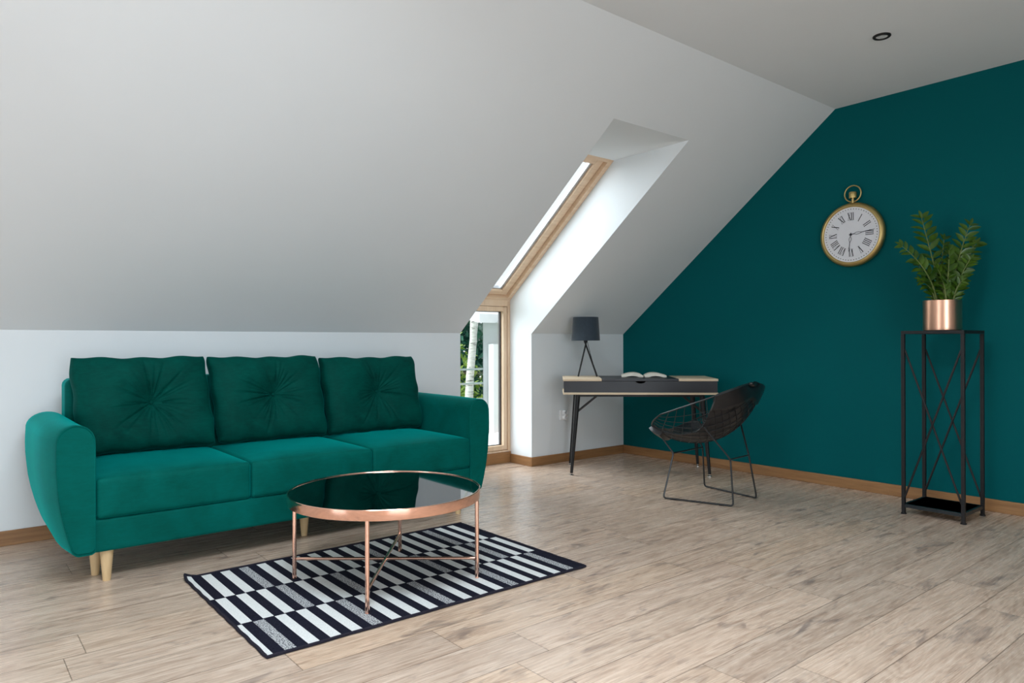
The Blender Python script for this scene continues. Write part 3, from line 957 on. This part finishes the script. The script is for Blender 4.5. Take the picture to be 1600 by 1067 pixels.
# ------------------------------------------------------------------ potted plant on the stand
PP = V((PC[0], PC[1], PT))
plant = thing('potted_plant', 'green zz plant in a brushed copper pot on the tall black stand', 'plant', PP)
m = MB(); m.lathe([(.096, 0), (.101, .004), (.102, .02), (.102, .182), (.1005, .184), (.098, .182), (.097, .150), (0, .150)], PP, 56)
m.build('pot', M['potcopper'], plant)
m = MB()
m.lathe([(0, .166), (.05, .165), (.094, .160), (.096, .152), (0, .152)], PP, 32); m.build('soil', M['soil'], plant)
Rv = V((.775, -.632, 0)); Fv = V((.632, .775, 0))
def leaf(m, p, d, nrm, ln, wd):
    d = d.normalized(); sd = d.cross(nrm).normalized(); up = sd.cross(d).normalized()
    prof = [(0, .10), (.18, .62), (.42, 1.0), (.68, .80), (.88, .38), (1, .02)]
    vs = []; fs = []
    for t, w_ in prof:
        c = p + d*(ln*t) - up*(ln*.16*t*t)
        vs += [c - sd*(wd*w_) + up*(wd*.35*w_), c - up*(wd*.10*w_), c + sd*(wd*w_) + up*(wd*.35*w_)]
    n = len(prof)
    for i in range(n-1):
        a = i*3; fs += [(a, a+1, a+4, a+3), (a+1, a+2, a+5, a+4)]
    m.add(vs, fs)
fronds = [  # dx (screen right), dz, depth, base dx, base depth, bend, start, n
    (-.262, .325, -.03, -.045, -.03, .06, .16, 13, .058), (-.112, .500, .02, .012, .0, -.09, .42, 11, .066), (.150, .450, -.03, .030, -.02, .02, .26, 13, .060),
    (.222, .345, .03, .055, .03, .03, .36, 11, .066), (.055, .375, .07, .0, .03, .02, .30, 11, .056), (-.02, .290, -.10, -.01, -.05, .02, .20, 11, .054),
    (-.125, .235, .06, -.03, .04, .03, .15, 11, .054), (.115, .235, -.08, .03, -.05, .02, .12, 11, .055), (-.075, .180, -.08, -.02, -.05, .02, .10, 10, .052),
    (.03, .200, .05, .01, .02, .01, .10, 10, .052), (.085, .150, .06, .03, .04, .01, .05, 9, .050), (-.150, .120, -.03, -.05, -.02, .02, .10, 8, .050), (.0, .130, -.06, .0, -.06, .0, .05, 9, .050), (.19, .300, .10, .04, .05, .02, .32, 10, .056), (-.055, .110, -.09, -.02, -.07, .0, .05, 8, .046), (.06, .105, -.09, .02, -.07, .0, .05, 8, .046), (.115, .16, .02, .05, .0, .01, .05, 9, .05)]
for (dx, dz, dd, bx, bd, bend, st, nl, ln) in fronds:
    base = PP + Rv*bx + Fv*bd + V((0, 0, .158))
    tip = PP + Rv*dx + Fv*dd + V((0, 0, .185+dz))
    mid = (base+tip)/2 + Rv*(-bend if dx < 0 else bend)*0 + Rv*(bx - (bx+dx)/2)*.45 + V((0, 0, .04)) + Rv*bend*.4
    pts = [base*(1-t)**2 + mid*2*t*(1-t) + tip*t*t for t in [k/14 for k in range(15)]]
    m = MB(); m.tube(pts, [.0062*(1-.72*k/14) for k in range(15)], 7)
    fr = m.build('frond_stem', M['stem'], plant)
    m = MB()
    face = (-Fv*.8 + V((0, 0, .55)) + Rv*rnd.uniform(-.3, .3)).normalized()
    nl = max(6, int(nl*.8))
    for k in range(nl):
        t = st + (1-st)*(k/(nl-1))
        p = base*(1-t)**2 + mid*2*t*(1-t) + tip*t*t
        tg = ((mid-base)*(1-t) + (tip-mid)*t).normalized()
        side = tg.cross(face).normalized()
        sz = ln*(.80 + .35*math.sin(PI*min(1, .18+.82*k/(nl-1))))*rnd.uniform(.9, 1.1)
        for s in (-1, 1):
            d = tg*rnd.uniform(.55, .85) + side*s*rnd.uniform(.75, 1.0) + face*rnd.uniform(-.15, .35)
            nn = (face + side*rnd.uniform(-.45, .45) + V((0, 0, rnd.uniform(-.1, .4)))).normalized()
            leaf(m, p + tg*rnd.uniform(-.006, .006), d, nn, sz*1.18, sz*.25)
    leaf(m, tip, (tip-mid).normalized(), face, ln*.8, ln*.16)
    m.build('leaves', M['leaf'], fr, angle=60, fix=False)

# ------------------------------------------------------------------ wall clock (pocket-watch shape)
KC = V((XG, 2.330, 1.802)); 
clock = thing('wall_clock', 'round brass pocket-watch style wall clock with roman numerals on the teal wall', 'clock', (XG-.001, KC.y, KC.z-.226))
KW = lambda p, q, d: V((XG - d, KC.y - p, KC.z + q))
m = MB(); m.lathe([(.150, .002), (.205, .003), (.222, .014), (.2265, .028), (.223, .042), (.213, .053), (.207, .056), (.2035, .0585), (.199, .0575), (.1955, .052), (.193, .046)], KC, 96, axis='x')
m.build('case', M['brass'], clock, angle=50)
m = MB(); m.lathe([(0, .047), (.1945, .047), (.1945, .044), (0, .044)], KC, 72, axis='x'); dial = m.build('dial', M['dial'], clock)
def bar(m, p0, p1, w_, cen, ang, d0=.0473, d1=.0480):
    """flat stroke from p0 to p1 in a frame at cen rotated clockwise by ang"""
    p0, p1 = V((*p0, 0)), V((*p1, 0)); dv = (p1-p0).normalized(); nv = V((-dv.y, dv.x, 0))*w_/2
    ps = [p0-nv, p1-nv, p1+nv, p0+nv]
    c, s = math.cos(ang), math.sin(ang)
    def tr(p, d): return KW(cen[0] + p.x*c + p.y*s, cen[1] - p.x*s + p.y*c, d)
    m.hexa([tr(p, d0) for p in ps] + [tr(p, d1) for p in ps])
numer = ['XII','I','II','III','IIII','V','VI','VII','VIII','IX','X','XI']
mt = MB()
for h, txt in enumerate(numer):
    ang = math.radians(30*h); cen = (.128*math.sin(ang), .128*math.cos(ang))
    widths = {'I': .0120, 'V': .0215, 'X': .0215}
    mn = MB()
    tw = sum(widths[ch] for ch in txt); x = -tw/2; H2 = .0265
    for ch in txt:
        w_ = widths[ch]; c0 = x + w_/2
        if ch == 'I':
            bar(mn, (c0, -H2), (c0, H2), .0050, cen, ang)
        elif ch == 'V':
            bar(mn, (c0-.0085, H2), (c0, -H2), .0056, cen, ang); bar(mn, (c0+.0085, H2), (c0, -H2), .0020, cen, ang, .0473, .0479)
        else:
            bar(mn, (c0-.0085, H2), (c0+.0085, -H2), .0056, cen, ang); bar(mn, (c0+.0085, H2), (c0-.0085, -H2), .0020, cen, ang, .0473, .0479)
        x += w_
    for sg in (-1, 1):     # serifs
        bar(mn, (-tw/2+.0012, sg*H2), (tw/2-.0012, sg*H2), .0009, cen, ang, .0473, .0478)
    mn.build('numeral', M['ink'], dial)
for k in range(60):
    ang = math.radians(6*k); rr = .1795
    bar(mt, (0, -.0026), (0, .0026), .0052 if k % 5 else .0062, (rr*math.sin(ang), rr*math.cos(ang)), ang)
mt.build('minute_marks', M['ink'], dial)
def hand(name, ang, ln):
    m = MB(); a = math.radians(ang); cen = (0, 0)
    bar(m, (0, -.012), (0, ln*.12), .006, cen, a, .050, .0512)
    for s in (-1, 1):
        pts = [(0, ln*.12), (s*.008, ln*.24), (s*.007, ln*.34), (0, ln*.48)]
        for i in range(3): bar(m, pts[i], pts[i+1], .0028, cen, a, .050, .0512)
    bar(m, (0, ln*.48), (0, ln*.86), .0042, cen, a, .050, .0512)
    bar(m, (-.005, ln*.80), (.005, ln*.80), .004, cen, a, .050, .0512)
    bar(m, (0, ln*.84), (0, ln), .0026, cen, a, .050, .0512)
    m.build(name, M['inkgrey'], clock)
hand('minute_hand', 83, .165); hand('hour_hand', 187, .120)
m = MB(); m.lathe([(0, .0535), (.005, .053), (.0075, .051), (.0075, .0475)], KC, 20, axis='x'); m.build('centre_cap', M['ink'], clock)
m = MB(); m.tube([KW(.006, .222, .030), KW(.006, .262, .030)], .0095, 14)
m.build('stem', M['brass'], clock)
m = MB(); pts = []
cr = MB()
n = 36
vs = []
for q_, d in ((.258, 1), (.262, 1.06), (.296, 1.06), (.301, .95)):
    for k in range(n):
        a = 2*PI*k/n; r_ = .0225*d*(1 + (.05 if k % 2 else -.02))
        vs.append(KW(.006 + r_*math.cos(a), q_, .030 + r_*math.sin(a)))
fs = [tuple(range(n)), tuple(range(3*n, 4*n))]
for i in range(3):
    for k in range(n):
        l = (k+1) % n; fs.append((i*n+k, i*n+l, (i+1)*n+l, (i+1)*n+k))
cr.add(vs, fs); cr.build('crown', M['brass'], clock)
m = MB(); m.tube([KW(.006 + .057*math.cos(2*PI*k/48), .289 + .057*math.sin(2*PI*k/48), .030) for k in range(48)], .0048, 10, closed=True)
m.build('bow_ring', M['brass'], clock)

# ------------------------------------------------------------------ wall socket and ceiling spotlight
SC = V((4.246, YK, .412))
sock = thing('wall_socket', 'white double wall socket low on the wall beside the desk leg', 'socket', SC)
m = MB(); m.box((SC.x-.041, YK-.012, SC.z-.042), (SC.x+.041, YK+.001, SC.z+.042)); m.build('plate', M['plastic'], sock, bevel=.004)
for q_ in (-1, 1):
    m = MB(); cz = SC.z + q_*.0205
    prof = [(.0005, -.016), (.0145, -.016), (.0155, -.038), (.0190, -.040), (.0205, -.036), (.0215, -.011)]
    nn = 28; vs = []
    for r_, y in prof:
        for k in range(nn):
            a = 2*PI*k/nn; vs.append((SC.x+.006 + r_*math.cos(a), YK + y, cz + r_*math.sin(a)))
    fs = [(i*nn+k, i*nn+(k+1) % nn, (i+1)*nn+(k+1) % nn, (i+1)*nn+k) for i in range(len(prof)-1) for k in range(nn)]
    m.add(vs, fs); so = m.build('outlet', M['plastic'], sock)
    m = MB()
    for dx in (-.006, .006): m.tube([(SC.x+.006+dx, YK-.0185, cz), (SC.x+.006+dx, YK-.012, cz)], .0024, 8)
    m.build('pin_holes', M['hole'], so)

SP = V((4.029, 1.710, HC))
spot = thing('ceiling_spotlight', 'small round black recessed spotlight in the flat ceiling', 'spotlight', (SP.x, SP.y, HC-.02))
m = MB(); m.lathe([(.030, -.0005), (.046, -.0005), (.046, -.005), (.042, -.009), (.034, -.010), (.031, -.008), (.029, -.0005)], SP, 40, closed=True); m.build('trim_ring', M['blackmetal'], spot)
m = MB(); m.lathe([(0, -.0045), (.020, -.0048), (.031, -.004), (.031, -.001), (0, -.001)], SP, 32); m.build('lens', M['spotlens'], spot)

# ------------------------------------------------------------------ outside the bay window
GZ = -2.8
m = MB(); m.box((-8, 5.6, GZ-.1), (30, 40, GZ)); o = struct(m.build('ground', M['grass'], smooth=False))
def leaf_cloud(m, c, rad, n, size, rg):
    for _ in range(n):
        while True:
            p = V((rg.uniform(-1,1), rg.uniform(-1,1), rg.uniform(-1,1)))
            if p.length < 1: break
        p = V((c[0]+p.x*rad[0], c[1]+p.y*rad[1], c[2]+p.z*rad[2]))
        d = V((rg.uniform(-1,1), rg.uniform(-1,1), rg.uniform(-1,.6))).normalized()
        s = d.cross(V((rg.uniform(-1,1), rg.uniform(-1,1), rg.uniform(-1,1)))).normalized()
        k = size*rg.uniform(.6, 1.3)
        m.add([p-d*k, p+s*k*.45, p+d*k, p-s*k*.45], [(0,1,2,3)])
rg = random.Random(5)
t = thing('birch_tree', 'slender pale birch trunk seen through the low window', 'tree', (6.82, 9.9, GZ))
m = MB(); m.tube([(6.82, 9.9, GZ), (6.96, 9.9, -1.4), (7.10, 9.9, -.2), (7.15, 9.92, .45), (7.21, 9.9, 1.1), (7.23, 9.9, 1.98), (7.22, 9.95, 3.4), (7.3, 10.0, 5.4)], [.11, .095, .078, .070, .064, .056, .046, .02], 14); m.build('trunk', M['birch'], t)
m = MB(); m.tube([(7.205, 9.9, .95), (7.30, 9.92, 1.25), (7.36, 9.95, 1.6)], [.022, .014, .008], 8); m.tube([(7.23, 9.9, 2.1), (6.8, 10.1, 3.0), (6.6, 10.2, 3.9)], [.02, .014, .006], 8); m.build('branches', M['birch'], t)
m = MB(); leaf_cloud(m, (7.0, 10.5, 4.6), (1.2, .7, 1.1), 1300, .07, rg); leaf_cloud(m, (6.75, 10.4, 1.30), (.45, .3, .35), 320, .055, rg); m.build('foliage', M['fol1'], t, fix=False)
for (lab, c, rad, n, mat, h) in (('dense deep green tree behind the birch trunk outside', (8.6, 13.6, .2), (1.9, 1.2, 2.4), 8500, 'fol2', 1.2),
                                 ('bright yellow-green bush right behind the birch outside', (7.2, 10.9, -.5), (1.0, .6, 1.9), 2000, 'fol1', .4)):
    t = thing('tree' if mat == 'fol2' else 'bush', lab, 'tree' if mat == 'fol2' else 'bush', (c[0], c[1], GZ))
    m = MB(); m.tube([(c[0], c[1], GZ), (c[0]+.05, c[1], c[2]), (c[0], c[1], c[2]+h)], [.12, .08, .03], 10); m.build('trunk', M['bark'], t)
    m = MB(); leaf_cloud(m, c, rad, n, (.13 if mat == 'fol2' else .08), rg); m.build('foliage', M[mat], t, fix=False)
# pale neighbouring house
hs = thing('neighbouring_house', 'pale grey rendered house with white corner post seen through the low window', 'house', (8.2, 9.4, GZ))
m = MB(); m.hexa([(6.97, 9.3, GZ), (10.5, 9.3, GZ), (10.5, 10.0, GZ), (7.55, 10.0, GZ), (6.97, 9.3, 1.62), (10.5, 9.3, 1.62), (10.5, 10.0, 1.62), (7.55, 10.0, 1.62)]); m.build('wall', M['render'], hs, smooth=False)
m = MB(); m.box((7.07, 9.15, GZ), (7.17, 9.29, 1.02)); m.build('corner_post', M['whiterender'], hs)
m = MB(); m.hexa([(6.60, 8.9, 1.36), (10.6, 8.9, 1.36), (10.6, 9.6, 1.48), (6.60, 9.6, 1.48), (6.60, 8.9, 1.50), (10.6, 8.9, 1.50), (10.6, 9.6, 2.2), (6.60, 9.6, 2.2)]); m.build('eave', M['roofgrey'], hs, smooth=False)
m = MB(); m.tube([(6.92, 8.88, 1.36), (7.06, 8.86, 1.52)], .012, 8); m.build('drainpipe', M['alu'], hs)
m = MB(); m.box((6.85, 9.0, -.62), (10.5, 9.3, -.50)); m.build('ledge', M['brick'], hs, smooth=False)
# balcony rail
rl = thing('railing', 'pale horizontal rails outside between the birch trunk and the window', 'railing', (4.6, 9.45, -.3))
for x in (4.0, 5.6):
    m = MB(); m.box((x, 9.43, -.3), (x+.04, 9.47, .66)); m.build('post', M['rail'], rl)
for z in (.603, .367, .10):
    m = MB(); m.box((3.6, 9.435, z-.016), (7.076, 9.465, z+.016)); m.build('rail', M['rail'], rl)
m = MB(); m.box((2.8, 4.95, -.22), (6.0, 6.75, -.05)); struct(m.build('ground_terrace', M['whiterender'], smooth=False))

# ------------------------------------------------------------------ light
w = bpy.data.worlds.new('world'); scene.world = w; w.use_nodes = True
bg = w.node_tree.nodes['Background']; bg.inputs[0].default_value = (.92, .96, 1.0, 1); bg.inputs[1].default_value = .80
def area(name, loc, target, sx, sy, power, col=(1,1,1)):
    l = bpy.data.lights.new(name, 'AREA'); l.shape = 'RECTANGLE'; l.size = sx; l.size_y = sy; l.energy = power; l.color = col
    o = bpy.data.objects.new(name, l); COL.objects.link(o); o.location = loc
    o.rotation_euler = (V(target)-V(loc)).to_track_quat('-Z', 'Y').to_euler()
    return o
area('daylight_left_window', (XL-.14, (WL[0]+WL[1])/2, (WL[2]+WL[3])/2), (XL+2, (WL[0]+WL[1])/2+.15, (WL[2]+WL[3])/2-1.1), WL[1]-WL[0], WL[3]-WL[2], 32, (.775, .905, 1))
for d in DOORS:
    area('daylight_door', ((d[0]+d[1])/2, YF-.14, DZ/2), ((d[0]+d[1])/2, YF+2, DZ/2-.6), d[1]-d[0], DZ, 72, (.785, .91, 1))
area('added_top_fill', ((CW[0]+CW[1])/2, (CW[2]+CW[3])/2, HC+T), ((CW[0]+CW[1])/2, (CW[2]+CW[3])/2+.02, 0), CW[1]-CW[0], CW[3]-CW[2], 62, (.795, .915, 1))  # added fill lamp in the unseen ceiling opening, brightens seat and floor from above
sun = bpy.data.lights.new('hazy_sun', 'SUN'); sun.energy = 7.5; sun.angle = math.radians(85); sun.color = (.87, .945, 1)
suno = bpy.data.objects.new('hazy_sun', sun); COL.objects.link(suno); suno.location = (-6, 9, 9)
suno.rotation_euler = V((.55, -.50, -.66)).to_track_quat('-Z', 'Y').to_euler()
scene.view_settings.view_transform = 'Standard'
scene.view_settings.look = 'None'
scene.view_settings.exposure = 0.53
scene.view_settings.gamma = 1
scene.view_settings.use_curve_mapping = False
scene.cycles.use_denoising = True
scene.cycles.max_bounces = 10
scene.cycles.diffuse_bounces = 6
scene.cycles.transparent_max_bounces = 12
